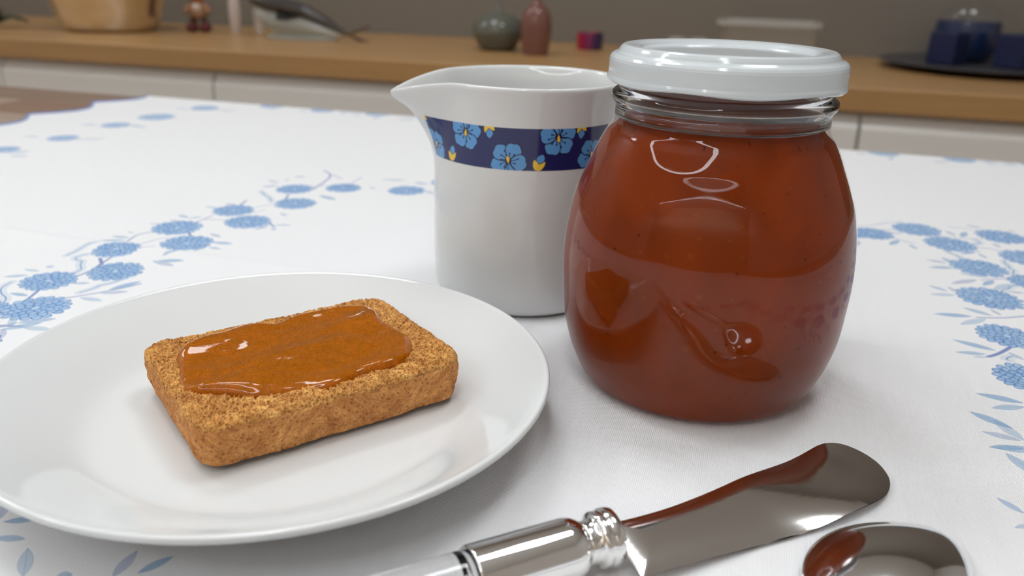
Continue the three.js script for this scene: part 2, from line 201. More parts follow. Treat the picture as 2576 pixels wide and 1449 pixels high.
// ------------------------------------------------------------------ worktop and cabinets along the back wall
{
  const oak = dataTexture(1024, (u, v) => {
    const g = fbm(u * 3, v * 60, 1.7, 4), f = fbm(u * 10, v * 260, 8.3, 3), pore = fbm(u * 40, v * 420, 4.2, 2) > 0.26 ? -0.06 : 0;
    const s = 0.5 + g * 0.35 + f * 0.2 + pore; return [0.63 + 0.17 * s, 0.485 + 0.145 * s, 0.31 + 0.11 * s];
  }, true);
  const top = mesh('worktop', metric(rbox(4.56, 0.04, 0.595, 0.003, 0, -0.02, -0.2985)), std({ map: tiled(oak, 1.1, 0.5), roughness: 0.32 }));
  { const [x, z] = K(0, -0.001); top.position.set(x, CT, z); top.rotation.y = YAW; }
  tag(top, 'long oak worktop running along the taupe wall', 'worktop');
  const lacquer = std({ color: lin(0.86, 0.85, 0.82), roughness: 0.2 }), dark = std({ color: lin(0.05, 0.05, 0.05), roughness: 0.7 }), grey = std({ color: lin(0.3, 0.3, 0.3), roughness: 0.5 });
  const seams = [-2.28, -1.745, -1.139, -0.622, -0.010, 0.595, 1.2, 1.8, 2.28];
  const where = ['white base cabinet in the left corner of the room', 'white base cabinet under the dark bloom', 'white base cabinet under the metal bowl and the figurine', 'white base cabinet under the fish sculpture', 'white base cabinet under the two coloured vases', 'white base cabinet under the clear glass dish', 'white base cabinet under the dark candle tray', 'white base cabinet in the right corner of the room'];
  for (let i = 0; i + 1 < seams.length; i++) {
    const a = seams[i], b = seams[i + 1], w = b - a, [x, z] = K((a + b) / 2, -0.008), h = CT - 0.04;
    const g = thing('base_cabinet', where[i], 'cabinet', [x, 0, z], YAW, 'white base cabinets under the worktop');
    mesh('body', box(w - 0.001, h - 0.1, 0.53, 0, 0.1 + (h - 0.1) / 2, -0.285), lacquer, g);
    mesh('plinth', box(w - 0.001, 0.1, 0.46, 0, 0.05, -0.3), grey, g);
    const hs = [[h - 0.006, 0.150], [h - 0.160, 0.255], [h - 0.419, 0.247]];
    for (const [t, d] of hs) {
      const s = new THREE.Shape(); s.moveTo(0, -d); s.lineTo(0.019, -d); s.lineTo(0.019, -0.024); s.quadraticCurveTo(0.0185, -0.019, 0.014, -0.014); s.lineTo(0.004, 0); s.lineTo(0, 0); s.closePath();
      const e = new THREE.ExtrudeGeometry(s, { depth: w - 0.005, bevelEnabled: false }).rotateY(-Math.PI / 2).translate((w - 0.005) / 2, t, 0).applyMatrix4(new THREE.Matrix4());
      e.translate(0, 0, -0.0195); mesh('drawer_front', e, lacquer, g);
    }
  }
}

// ------------------------------------------------------------------ the table and its cloth
const TY = -15.5 * Math.PI / 180, TZ = -0.737;      // local x along the far edge, local z towards the camera, 0 at the far edge
const fromTable = (u, w) => [u * Math.cos(TY) + w * Math.sin(TY), TZ - u * Math.sin(TY) + w * Math.cos(TY)];
{
  const wood = dataTexture(512, (u, v) => { const s = 0.5 + 0.5 * fbm(u * 3, v * 28, 2.2, 4) + 0.22 * fbm(u * 9, v * 110, 6.1, 3); return [s, s, s].map((q, k) => [0.62, 0.60, 0.58][k] + 0.36 * q * 0.8); }, true);
  const tones = [[0.46, 0.33, 0.25], [0.56, 0.43, 0.34], [0.42, 0.27, 0.20], [0.64, 0.52, 0.42], [0.48, 0.31, 0.23]].map((c) => std({ color: lin(...c), map: tiled(wood, 0.5, 0.22), roughness: 0.42 }));
  const u0 = -0.74, u1 = 0.94, w1 = 1.50, top = T - 0.0012;
  const g = thing('dining_table', 'brown wooden table with a top of staggered staves, mostly under the white cloth', 'table', [0, top, TZ], TY);
  const rows = 24, rw = w1 / rows;
  for (let j = 0; j < rows; j++) {
    let x = u0 - (j % 2 ? 0.0 : 0.0), first = true;
    while (x < u1 - 0.001) {
      let l = first ? 0.10 + 0.22 * rnd() : 0.24 + 0.2 * rnd(); first = false; if (u1 - x - l < 0.1) l = u1 - x;
      const k = Math.floor(rnd() * 5), m = mesh('stave', metric(box(l - 0.0006, 0.03, rw - 0.0006, 0, -0.015, 0)), tones[k], g);
      const s = rnd() * 3, uv = m.geometry.attributes.uv; for (let q = 0; q < uv.count; q++) uv.setXY(q, uv.getX(q) + s, uv.getY(q) + s * 1.7);
      m.position.set(x + l / 2, 0, (j + 0.5) * rw); x += l;
    }
  }
  const base = tones[2];
  mesh('apron', box(u1 - u0 - 0.2, 0.09, 0.022, (u0 + u1) / 2, -0.076, 0.09), base, g); mesh('apron', box(u1 - u0 - 0.2, 0.09, 0.022, (u0 + u1) / 2, -0.076, w1 - 0.09), base, g);
  mesh('apron', box(0.022, 0.09, w1 - 0.2, u0 + 0.09, -0.076, w1 / 2), base, g); mesh('apron', box(0.022, 0.09, w1 - 0.2, u1 - 0.09, -0.076, w1 / 2), base, g);
  for (const x of [u0 + 0.07, u1 - 0.07]) for (const z of [0.07, w1 - 0.07]) mesh('leg', rbox(0.07, top - 0.03, 0.07, 0.006, x, -0.03 - (top - 0.03) / 2, z), base, g);
}
function paintPrint(c, u0, w0, scale) {             // the printed pattern in the cloth's own millimetres
  c.save(); c.scale(scale, scale); c.translate(-u0, -w0); c.lineCap = c.lineJoin = 'round';
  let s2 = 11; const R = () => { s2 = (s2 * 1664525 + 1013904223) >>> 0; return s2 / 4294967296; };
  const leaf = (x0, y0, x1, y1, tone) => {
    const dx = x1 - x0, dy = y1 - y0, l = Math.hypot(dx, dy), wd = Math.min(0.20 * l, 2.6) + (l < 4 ? 1.6 : 0), nx = -dy / l * wd, ny = dx / l * wd, mx = x0 + dx * 0.55, my = y0 + dy * 0.55;
    c.beginPath(); c.moveTo(x0, y0); c.quadraticCurveTo(mx + nx * 1.5, my + ny * 1.5, x1, y1); c.quadraticCurveTo(mx - nx * 1.5, my - ny * 1.5, x0, y0); c.closePath();
    c.fillStyle = tone; c.fill();
    c.strokeStyle = 'rgba(120,150,185,0.35)'; c.lineWidth = 0.22; c.stroke(); c.beginPath(); c.moveTo(x0, y0); c.lineTo(x1, y1); c.stroke();
  };
  const tones = ['rgba(150,180,212,0.62)', 'rgba(172,194,216,0.55)', 'rgba(160,172,205,0.50)', 'rgba(130,168,208,0.66)'];
  const path = (q, k) => { c.beginPath(); c.moveTo(q[k], q[k + 1]); if (q.length - k === 4) c.lineTo(q[k + 2], q[k + 3]); else { for (let i = k + 2; i < q.length - 2; i += 2) c.quadraticCurveTo(q[i], q[i + 1], (q[i] + q[i + 2]) / 2, (q[i + 1] + q[i + 3]) / 2); c.lineTo(q[q.length - 2], q[q.length - 1]); } };
  const scroll = (q) => { path(q, 0); c.strokeStyle = 'rgba(165,195,222,0.28)'; c.lineWidth = 4.2; c.stroke(); path(q, 0); c.strokeStyle = 'rgba(82,118,176,0.8)'; c.lineWidth = 0.5; c.stroke(); };
  const stem = (q) => { path(q, 1); c.strokeStyle = q[0] > 0.9 ? '#8494c4' : '#8fa2c8'; c.lineWidth = q[0] * 1.1; c.stroke(); };
  const flower = (x, y, r) => {
    const turn = R() * 6.28; r *= 0.98;
    const petal = (a, d, l, w, fill) => {
      c.save(); c.translate(x + Math.cos(a) * d, y + Math.sin(a) * d); c.rotate(a); c.beginPath(); c.ellipse(0, 0, l, w, 0, 0, 6.2832); c.fillStyle = fill; c.fill(); c.strokeStyle = 'rgba(74,116,178,0.85)'; c.lineWidth = 0.34; c.stroke();
      c.beginPath(); c.ellipse(l * 0.25, 0, l * 0.45, w * 0.5, 0, 0, 6.2832); c.fillStyle = 'rgba(175,203,230,0.45)'; c.fill(); c.restore();
    };
    const fills = ['#a2c0e0', '#9abade', '#a9c5e2', '#93b4da'];
    for (const [d, n, l, w] of [[0.86, 17, 0.19, 0.15], [0.66, 14, 0.17, 0.135], [0.46, 10, 0.16, 0.13], [0.27, 7, 0.14, 0.11]]) for (let i = 0; i < n; i++) petal(turn + (i + (d * 7 % 1)) / n * 6.2832 + (R() - 0.5) * 0.1, d * r * (0.96 + 0.08 * R()), l * r, w * r, fills[Math.floor(R() * 4)]);
    petal(turn, 0, 0.17 * r, 0.13 * r, '#c2d8ec');
  };
  LEAVES.forEach((q, i) => leaf(...q, tones[i % 4]));
  SCROLLS.forEach(scroll); STEMS.forEach(stem);
  const all = FLOWERS.map((q) => [q[0], q[1], Math.max(10.4, q[2])]);
  for (let k = 0; k < 7; k++) all.push([36 + k * 36, 247 + (k % 2 ? 3 : -2), 11.4], [18 + k * 36, 224 + (k % 2 ? 2 : -3), 11.2]);
  for (let k = 0; k < 6; k++) all.push([334 + (k % 2), 340 + k * 36, 11.6], [302 - (k % 2), 450 + k * 36, 11.4]);
  for (let k = 0; k < 4; k++) all.push([-78, 482 + k * 36, 11.4], [-58, 506 + k * 36, 11.2]);
  for (let k = 0; k < 9; k++) all.push([-20 + k * 38, 618 + (k % 2) * 4, 11.4]);
  for (let k = 0; k < 22; k++) all.push([-296 + (k % 3 - 1) * 3, 300 + k * 52, 11.6]);
  for (let k = 0; k < 15; k++) all.push([-240 + k * 54, 1 + (k % 2) * 3, 11.4]);
  for (let k = 0; k < 27; k++) all.push([528, 20 + k * 50, 11.6]);
  all.forEach((q, i) => {
    if (i >= FLOWERS.length) for (let k = 0; k < 5; k++) { const a = R() * 6.28, d = 13 + R() * 5, l = 7 + R() * 7; leaf(q[0] + Math.cos(a) * d, q[1] + Math.sin(a) * d, q[0] + Math.cos(a + 0.3) * (d + l), q[1] + Math.sin(a + 0.3) * (d + l), tones[k % 4]); }
    c.globalAlpha = q[0] < -200 || q[1] < 30 || q[0] > 450 ? 0.72 : 1; flower(...q); c.globalAlpha = 1;
  });
  c.restore();
}
{
  const base = '#f2f2f3';
  const sheet = (u0, w0, wu, ww, n, m) => {
    const cv = document.createElement('canvas'); cv.width = n; cv.height = m; const c = cv.getContext('2d');
    c.fillStyle = base; c.fillRect(0, 0, n, m); paintPrint(c, u0 * 1000, w0 * 1000, n / (wu * 1000));
    const t = new THREE.CanvasTexture(cv); t.colorSpace = THREE.SRGBColorSpace; t.magFilter = THREE.LinearFilter; t.wrapS = t.wrapT = THREE.ClampToEdgeWrapping;
    // uv in metres; canvas top is v = 1
    t.repeat.set(1 / wu, -1 / ww); t.offset.set(-u0 / wu, 1 + w0 / ww); return t;
  };
  const weave = dataTexture(512, (u, v) => {
    const n = 16, x = u * n, y = v * n, i = Math.floor(x), j = Math.floor(y), over = (i + j) % 2 === 0;
    const a = Math.sin((x - i) * Math.PI), b = Math.sin((y - j) * Math.PI), ta = 0.8 + 0.35 * hash2(i, 3, 1), tb = 0.8 + 0.35 * hash2(j, 7, 2);
    const s = over ? Math.max(a * ta * (0.62 + 0.38 * b), b * tb * 0.45) : Math.max(b * tb * (0.62 + 0.38 * a), a * ta * 0.45); return [s, s, s];
  });
  const bump = tiled(weave, 0.0088);
  const cloth = (t) => std({ map: t, bumpMap: bump, bumpScale: 0.00022, roughness: 0.92 });
  const U = [-0.386, -0.12, 0.14, 0.40, 0.62], Wd = [-0.085, 0.20, 0.41, 0.62, 1.45];
  const far = cloth(sheet(-0.41, -0.1, 1.05, 1.57, 1366, 2042)), mats = [far];
  const pos = [], uv = [], idx = [], groups = [], hemPts = [];
  const crease = (u, w) => {
    let y = 0; const ridge = (d, a, s) => a * Math.exp(-d * d / (2 * s * s));
    for (const [u1, w1, u2, w2, a, s] of CREASES) { const l = Math.hypot(u2 - u1, w2 - w1), nx = -(w2 - w1) / l, ny = (u2 - u1) / l; y += ridge((u - u1) * nx + (w - w1) * ny, a, s); }
    return y + 0.0005 * fbm(u * 9, w * 9, 1.5, 3);
  };
  const drape = (u, w) => {                                // follows the table, bends over its far and near edges
    let y = crease(u, w), z = w; const e = 0.0, n = 1.502, r = 0.006;
    const bend = (d, dir, edge) => { const q = Math.PI / 2 * r; if (d < q) { const a = d / r; z = edge + dir * (Math.sin(a) * r - r * 0); y = -(1 - Math.cos(a)) * r; } else { y = -r - (d - q); z = edge + dir * (r + 0.004 * Math.sin(u * 26) * Math.min(1, (d - q) / 0.05) + 0.004); } };
    if (w < e) bend(e - w, -1, e); else if (w > n) bend(w - n, 1, n);
    return [u, y, z];
  };
  const lip = (u, w) => { const k = Math.max(0, 1 - (u - U[0]) / 0.10); return k * k * 0.011 * (Math.abs(Math.sin((w + 0.02) * Math.PI / 0.075)) * 2 - 1); };   // scalloped left hem
  for (let j = 0; j < 4; j++) for (let i = 0; i < 4; i++) {
    const fine = i > 0 && i < 3 && j > 0 && j < 3; let mi = 0;
    if (fine) { mi = mats.length; mats.push(cloth(sheet(U[i], Wd[j], U[i + 1] - U[i], Wd[j + 1] - Wd[j], 2048, Math.round(2048 * (Wd[j + 1] - Wd[j]) / (U[i + 1] - U[i]))))); }
    const nu = Math.ceil((U[i + 1] - U[i]) / 0.005), nw = Math.ceil((Wd[j + 1] - Wd[j]) / 0.005), v0 = pos.length / 3, s = idx.length;
    for (let b = 0; b <= nw; b++) for (let a = 0; a <= nu; a++) {
      const w = Wd[j] + (Wd[j + 1] - Wd[j]) * b / nw; let u = U[i] + (U[i + 1] - U[i]) * a / nu; u += lip(u, w);
      const q = drape(u, w); pos.push(...q); uv.push(u, w); if (i === 0 && a === 0 && !(j > 0 && b === 0)) hemPts.push(q);
    }
    for (let b = 0; b < nw; b++) for (let a = 0; a < nu; a++) { const p = v0 + b * (nu + 1) + a, q = p + nu + 1; idx.push(p, q, p + 1, p + 1, q, q + 1); }
    groups.push([s, idx.length - s, mi]);
  }
  const g = new THREE.BufferGeometry(); g.setAttribute('position', new THREE.Float32BufferAttribute(pos, 3)); g.setAttribute('uv', new THREE.Float32BufferAttribute(uv, 2)); g.setIndex(idx);
  const nrm = []; for (let k = 0; k < uv.length; k += 2) { const e = 0.002, [a, b] = [uv[k], uv[k + 1]], p1 = drape(a + e, b), p2 = drape(a - e, b), p3 = drape(a, b + e), p4 = drape(a, b - e); const n = V(p3[0] - p4[0], p3[1] - p4[1], p3[2] - p4[2]).cross(V(p1[0] - p2[0], p1[1] - p2[1], p1[2] - p2[2])).normalize(); nrm.push(n.x, n.y, n.z); }
  g.setAttribute('normal', new THREE.Float32BufferAttribute(nrm, 3)); groups.forEach((q) => g.addGroup(...q));
  const o = thing('tablecloth', 'white cotton tablecloth printed with blue flower garlands, covering the wooden table', 'tablecloth', [0, T, TZ], TY);
  mesh('sheet', g, mats, o);
  mesh('hem_trim', new THREE.TubeGeometry(new THREE.CatmullRomCurve3(hemPts.map((p) => V(...p))), 700, 0.0011, 6), std({ color: lin(0.16, 0.27, 0.58), roughness: 0.9 }), o).userData.label = 'blue stitched scalloped hem';
}

// ------------------------------------------------------------------ plate
const porcelain = phy({ color: lin(0.70, 0.715, 0.712), roughness: 0.06, ior: 1.52 });
const PX = -0.068, PZ = -0.219;
{
  const pts = [[0, 3.4], [30, 3.4], [47, 3.5], [51.5, 4.0], [55, 5.2], [60, 7.9], [66, 11.3], [72, 14.6], [76.5, 16.9], [78.2, 17.8], [79.2, 17.9], [79.7, 17.3], [79.5, 16.3], [77.8, 14.9], [72, 11.6], [65, 7.6], [58, 3.6], [53, 1.6], [51, 0.4], [49.6, 0], [48.2, 0.4], [47.5, 1.4], [40, 1.6], [0, 1.6]];
  const fine = []; for (let i = 0; i + 1 < pts.length; i++) fine.push(pts[i]); fine.push(pts[pts.length - 1]);
  const sm = [[0, 3.4], [44, 3.4], ...spline(pts.slice(2, 21), 110), [47.5, 1.4], [0, 1.6]];
  const m = mesh('plate', lathe(sm, 160), porcelain); m.position.set(PX, T + 0.0006, PZ);
  tag(m, 'round glossy white porcelain dessert plate carrying the rusk', 'plate');
}

// ------------------------------------------------------------------ rusk with jam
{
  const LX = 39.6, LZ = 30.2, TH = 13.5, RC = 7.5, RE = 1.6;  // half sizes, thickness, corner and edge radius in mm
  const turn = 35.8 * Math.PI / 180;
  const o = thing('rusk', 'golden rectangular rusk spread with amber jam, lying on the white plate', 'toast', [-0.0625, T + 0.0050, -0.2275], turn);
  const sd = (x, z) => { const qx = Math.abs(x) - LX + RC, qz = Math.abs(z) - LZ + RC; return Math.hypot(Math.max(qx, 0), Math.max(qz, 0)) + Math.min(Math.max(qx, qz), 0) - RC; };
  const warp = (x, z) => 0.9 * (x / LX) ** 2 * (x > 0 ? 1.0 : 0.5) + 0.5 * fbm(x * 0.05, z * 0.05, 3, 2);
  // outline of the rounded rectangle
  const per = [], N = 620; { const c = []; for (const [sx, sz, a0] of [[1, 1, 0], [-1, 1, 90], [-1, -1, 180], [1, -1, 270]]) for (let k = 0; k <= 24; k++) { const a = (a0 + k * 90 / 24) * Math.PI / 180; c.push([sx * (LX - RC) + RC * Math.cos(a), sz * (LZ - RC) + RC * Math.sin(a)]); }
    let L = 0; const d = [0]; for (let i = 0; i < c.length; i++) { const q = c[(i + 1) % c.length]; L += Math.hypot(q[0] - c[i][0], q[1] - c[i][1]); d.push(L); }
    let k = 0; for (let i = 0; i < N; i++) { const s = i / N * L; while (d[k + 1] < s) k++; const t = (s - d[k]) / (d[k + 1] - d[k] || 1), a = c[k % c.length], b = c[(k + 1) % c.length]; per.push([a[0] + (b[0] - a[0]) * t, a[1] + (b[1] - a[1]) * t, s]); } }
  // rings from the top middle out, over the edge, down the side and under: [inset from outline, height, zone]
  const rings = []; for (let k = 0; k <= 58; k++) rings.push(['top', 1 - k / 58 * (1 - 0.0)]);
  for (let k = 1; k <= 5; k++) rings.push(['edge', k / 5]); rings.push(['side', 0]); const cut = rings.length - 1; for (let k = 1; k <= 24; k++) rings.push(['side', k / 24]); for (let k = 1; k <= 4; k++) rings.push(['under', k / 4]); for (let k = 1; k <= 6; k++) rings.push(['bottom', k / 6]);
  const pos = [], uv = [], idx = [], pit = (x, z) => {
    let d = 0; const [a, ia] = cells(x * 0.62 + 40, z * 0.62 + 40, 1000, 1), [b, ib] = cells(x * 1.15 + 70, z * 1.15 + 70, 1000, 2);
    if (ia > 0.25) d += 0.95 * (0.4 + ia) * smooth(0.52, 0.1, a); if (ib > 0.2) d += 0.5 * (0.4 + ib) * smooth(0.5, 0.12, b); return d;
  };
  for (const [zone, t] of rings) for (let i = 0; i <= N; i++) {
    const [px, pz, s] = per[i % N], s2 = i === N ? per[N - 1][2] + 0.35 : s; let x, y, z, nx = 0, nz = 0;
    { const a = per[(i + 1) % N], b = per[(i + N - 1) % N]; nx = a[1] - b[1]; nz = -(a[0] - b[0]); const l = Math.hypot(nx, nz); nx /= l; nz /= l; }
    if (zone === 'top') { const k = 1 - t, q = Math.pow(k, 0.9); x = (px - nx * RE) * q; z = (pz - nz * RE) * q; y = TH; }
    else if (zone === 'edge') { const a = t * Math.PI / 2; x = px - nx * RE * (1 - Math.sin(a)); z = pz - nz * RE * (1 - Math.sin(a)); y = TH - RE * (1 - Math.cos(a)); }
    else if (zone === 'side') { x = px; z = pz; y = TH - RE - (TH - 2 * RE) * t; const bulge = -0.5 * Math.sin(t * Math.PI); x -= nx * (bulge + t * 1.3); z -= nz * (bulge + t * 1.3); }
    else if (zone === 'under') { const a = t * Math.PI / 2, i2 = 1.3 + RE * (1 - Math.cos(a)); x = px - nx * i2; z = pz - nz * i2; y = RE * (1 - Math.sin(a)); }
    else { const k = 1 - t; x = (px - nx * 2.9) * k; z = (pz - nz * 2.9) * k; y = 0.0 + 0.5 * smooth(0, 1, t); }
    const topish = zone === 'top' ? 1 : zone === 'edge' ? 1 - t : 0;
    if (topish) y += topish * (0.9 * fbm(x * 0.2, z * 0.2, 1.2, 4) + 0.5 * fbm(x * 0.9, z * 0.9, 3.2, 3) - pit(x, z) * 1.15 + 0.35);
    if (zone === 'side' || zone === 'edge' || zone === 'under') { const k = zone === 'edge' ? t : 1, q = (1.3 * fbm(s2 * 0.10, y * 0.16, 5.5, 3) + 0.5 * fbm(s2 * 0.8, y * 0.8, 2.5, 3) - (fbm(s2 * 0.33, y * 0.05, 9.1, 2) > 0.3 ? 0.5 : 0)) * k; x += nx * q; z += nz * q; }
    y += warp(x, z) * (zone === 'bottom' ? 0.8 : 1);
    pos.push(mm(x), mm(y), mm(z)); if (zone === 'edge') { const a = RE * t * Math.PI / 2 - RE; uv.push(mm(px + nx * a), mm(pz + nz * a)); } else if (zone === 'top' || zone === 'bottom') uv.push(mm(x), mm(z)); else uv.push(mm(s2), mm(y) + 0.2);
  }
  const lowest = Math.min(...pos.filter((_, k) => k % 3 === 1)); for (let k = 1; k < pos.length; k += 3) pos[k] -= lowest;
  const M = N + 1, piece = (r0, r1) => { const g = new THREE.BufferGeometry(), ix = []; g.setAttribute('position', new THREE.Float32BufferAttribute(pos.slice(r0 * M * 3, (r1 + 1) * M * 3), 3)); g.setAttribute('uv', new THREE.Float32BufferAttribute(uv.slice(r0 * M * 2, (r1 + 1) * M * 2), 2)); for (let j = 0; j < r1 - r0; j++) for (let i = 0; i < N; i++) { const a = j * M + i, b = a + 1, c = a + M, d = c + 1; ix.push(a, b, c, b, d, c); } g.setIndex(ix); g.computeVertexNormals(); return g; };
  const crumb = (u, v, n, few) => { const [a, ia] = cells(u * n, v * n, n, 3), [b, ib] = cells(u * n * 2.5, v * n * 2.5, n * 2.5, 4); return [ia > few ? smooth(0.46, 0.06, a) : 0, ib > few ? smooth(0.45, 0.1, b) : 0]; };
  const wrapN = (u, v, f, z) => { const a = u * 2 * Math.PI, b = v * 2 * Math.PI; return fbm(Math.cos(a) * f + 9, Math.sin(a) * f + Math.cos(b) * f, Math.sin(b) * f + z, 4); };
  const col = (n, few, pk, lo, hi) => dataTexture(1024, (u, v) => {
    const [p, q] = crumb(u, v, n, few), m = wrapN(u, v, 1.6, 2), f = wrapN(u, v, 9, 7), s = 0.56 + m * 0.6 + f * 0.5 - p * pk - q * pk * 0.5;
    const k = Math.min(1, Math.max(0, s)); return lo.map((c, i) => c + (hi[i] - c) * k);
  }, true);
  const bmp = (n, few, pk) => dataTexture(1024, (u, v) => { const [p, q] = crumb(u, v, n, few), f = wrapN(u, v, 14, 3), s = 0.72 + f * 0.4 - p * pk - q * pk * 0.6; return [s, s, s]; });
  const n2 = 30;
  mesh('crumb', piece(0, cut - 1), std({ map: tiled(col(40, 0.5, 0.36, [0.62, 0.36, 0.13], [0.98, 0.76, 0.44]), 0.04), bumpMap: tiled(bmp(40, 0.35, 0.62), 0.04), bumpScale: 0.0006, roughness: 0.92 }), o).userData.label = 'coarse toasted crumb';
  mesh('crust', piece(cut, rings.length - 1), std({ map: tiled(col(n2, 0.72, 0.36, [0.60, 0.34, 0.14], [0.95, 0.70, 0.42]), 0.04), bumpMap: tiled(bmp(n2, 0.6, 0.5), 0.04), bumpScale: 0.0004, roughness: 0.9 }), o).userData.label = 'smoother golden brown crust';
  // jam: a wet sheet with folds, sunk a little into the crumb
  const R0 = (a) => 1 - 0.05 * Math.sin(a * 3 + 1) - 0.04 * Math.sin(a * 5 + 2.2) + 0.03 * Math.sin(a * 9);
  const jamTop = (x, z) => {
    const w1 = smooth(0.25, 0.9, x / LX) * smooth(0.1, -0.75, z / LZ);
    return TH + warp(x, z) - lowest * 1000 + 2.1 + 1.5 * w1 + 1.05 * Math.sin(z * 0.215 + x * 0.07 + 0.9) + 0.35 * Math.sin(z * 0.36 - x * 0.08) + 0.8 * fbm(x * 0.05, z * 0.12, 7.7, 3) + 0.10 * fbm(x * 0.22, z * 0.6, 4.7, 2);
  };
  const jamEdge = (a) => { const k = R0(a), ca = Math.cos(a), sa = Math.sin(a), n = 3.4, ax = LX - 6.4, az = LZ - 6.0; const r = 1 / Math.pow(Math.pow(Math.abs(ca) / ax, n) + Math.pow(Math.abs(sa) / az, n), 1 / n); return r * k; };
  const jam = grid(240, 60, (i, j) => {
    const a = -i * 2 * Math.PI, e = jamEdge(a), cx = -0.3, cz = -0.6;
    if (j <= 0.8) { const t = j / 0.8, r = e * (1 - Math.pow(1 - t, 1.25)), x = cx + Math.cos(a) * r, z = cz + Math.sin(a) * r, d = e - r, y0 = TH + warp(x, z) - lowest * 1000 - 0.9; const k = Math.sqrt(Math.max(0, 1 - Math.pow(1 - Math.min(1, d / 4.2), 2))); return [mm(x), mm(y0 + (jamTop(x, z) - y0) * k), mm(z)]; }
    const t = 1 - (j - 0.8) / 0.2, r = e * t, x = cx + Math.cos(a) * r, z = cz + Math.sin(a) * r; return [mm(x), mm(TH + warp(x, z) - lowest * 1000 - 1.1), mm(z)];
  });
  mesh('jam_spread', jam, JAM_SPREAD, o).userData.label = 'wet translucent amber jam';
}

// ------------------------------------------------------------------ jam jar
{
  const o = thing('jam_jar', 'round glass jar of orange brown jam with a white screw lid', 'jar', [0.0624, T + 0.0006, -0.2595]);
  const body = [[0, 1.6], [20, 1.4], [29, 0.7], [34.2, 0.1], [36.8, 0.3], [38.1, 1.4], [39.2, 3.2], [40.9, 7], [43.0, 12.6], [44.9, 20.5], [45.7, 30], [46.1, 40], [45.4, 50], [43.6, 60], [41.1, 67], [38.5, 73], [37.0, 76.5], [35.6, 79.3], [34.4, 81.4], [33.3, 83.0], [32.55, 84.6]];
  const outer = spline(body, 150);
  mesh('glass_body', lathe([...outer, [32.3, 87]], 144), GLASS, o);
  // thick glass finish: neck, bead and rim
  const neck = [[32.3, 86.4], [32.25, 88.2], [32.2, 89.4], [32.6, 90.2], [33.4, 91.1], [33.75, 92.2], [33.4, 93.4], [32.5, 94.1], [31.6, 94.5], [31.2, 95.2], [31.2, 99], [31.0, 103.2], [30.4, 103.8], [29.4, 103.6], [29.0, 102.6], [29.2, 92], [29.6, 87.4], [30.6, 86.2], [31.6, 85.9], [32.3, 86.4]];
  mesh('glass_neck', lathe(neck, 144), GLASS_SOLID, o);
  const inset = (k) => ([r, h]) => [Math.max(0, r - k), h];
  const jamPts = [[0, 1.9], [30, 1.2], ...outer.filter(([r, h]) => r > 33.0 && h > 0.05 && h < 81).map(([r, h]) => [r - 0.4, h + 0.35 * smooth(6, 0, h)]), [31.8, 83.0], [30.4, 84.8], [28.9, 86.2], [28.8, 90.4], [27.6, 89.8], [20, 89.3], [0, 89.1]];
  mesh('jam', lathe(jamPts, 144), JAM, o).userData.label = 'cloudy orange brown jam';
  const lid = grid(288, 60, (i, j) => {
    const prof = LIDP[Math.min(LIDP.length - 1, Math.round(j * (LIDP.length - 1)))], a = -i * 2 * Math.PI, lug = Math.cos(a * 6) ; let [r, h] = prof;
    if (h < 2.2) { const k = 1 - h / 2.2; r += k * 0.18 * lug; h += k * 0.38 * lug; }
    return [mm(r) * Math.cos(a), mm(h + 96.6), mm(r) * Math.sin(a)];
  });
  mesh('lid', lid, phy({ color: lin(0.60, 0.64, 0.66), roughness: 0.12, ior: 1.6 }), o).userData.label = 'glossy white metal lid';
}

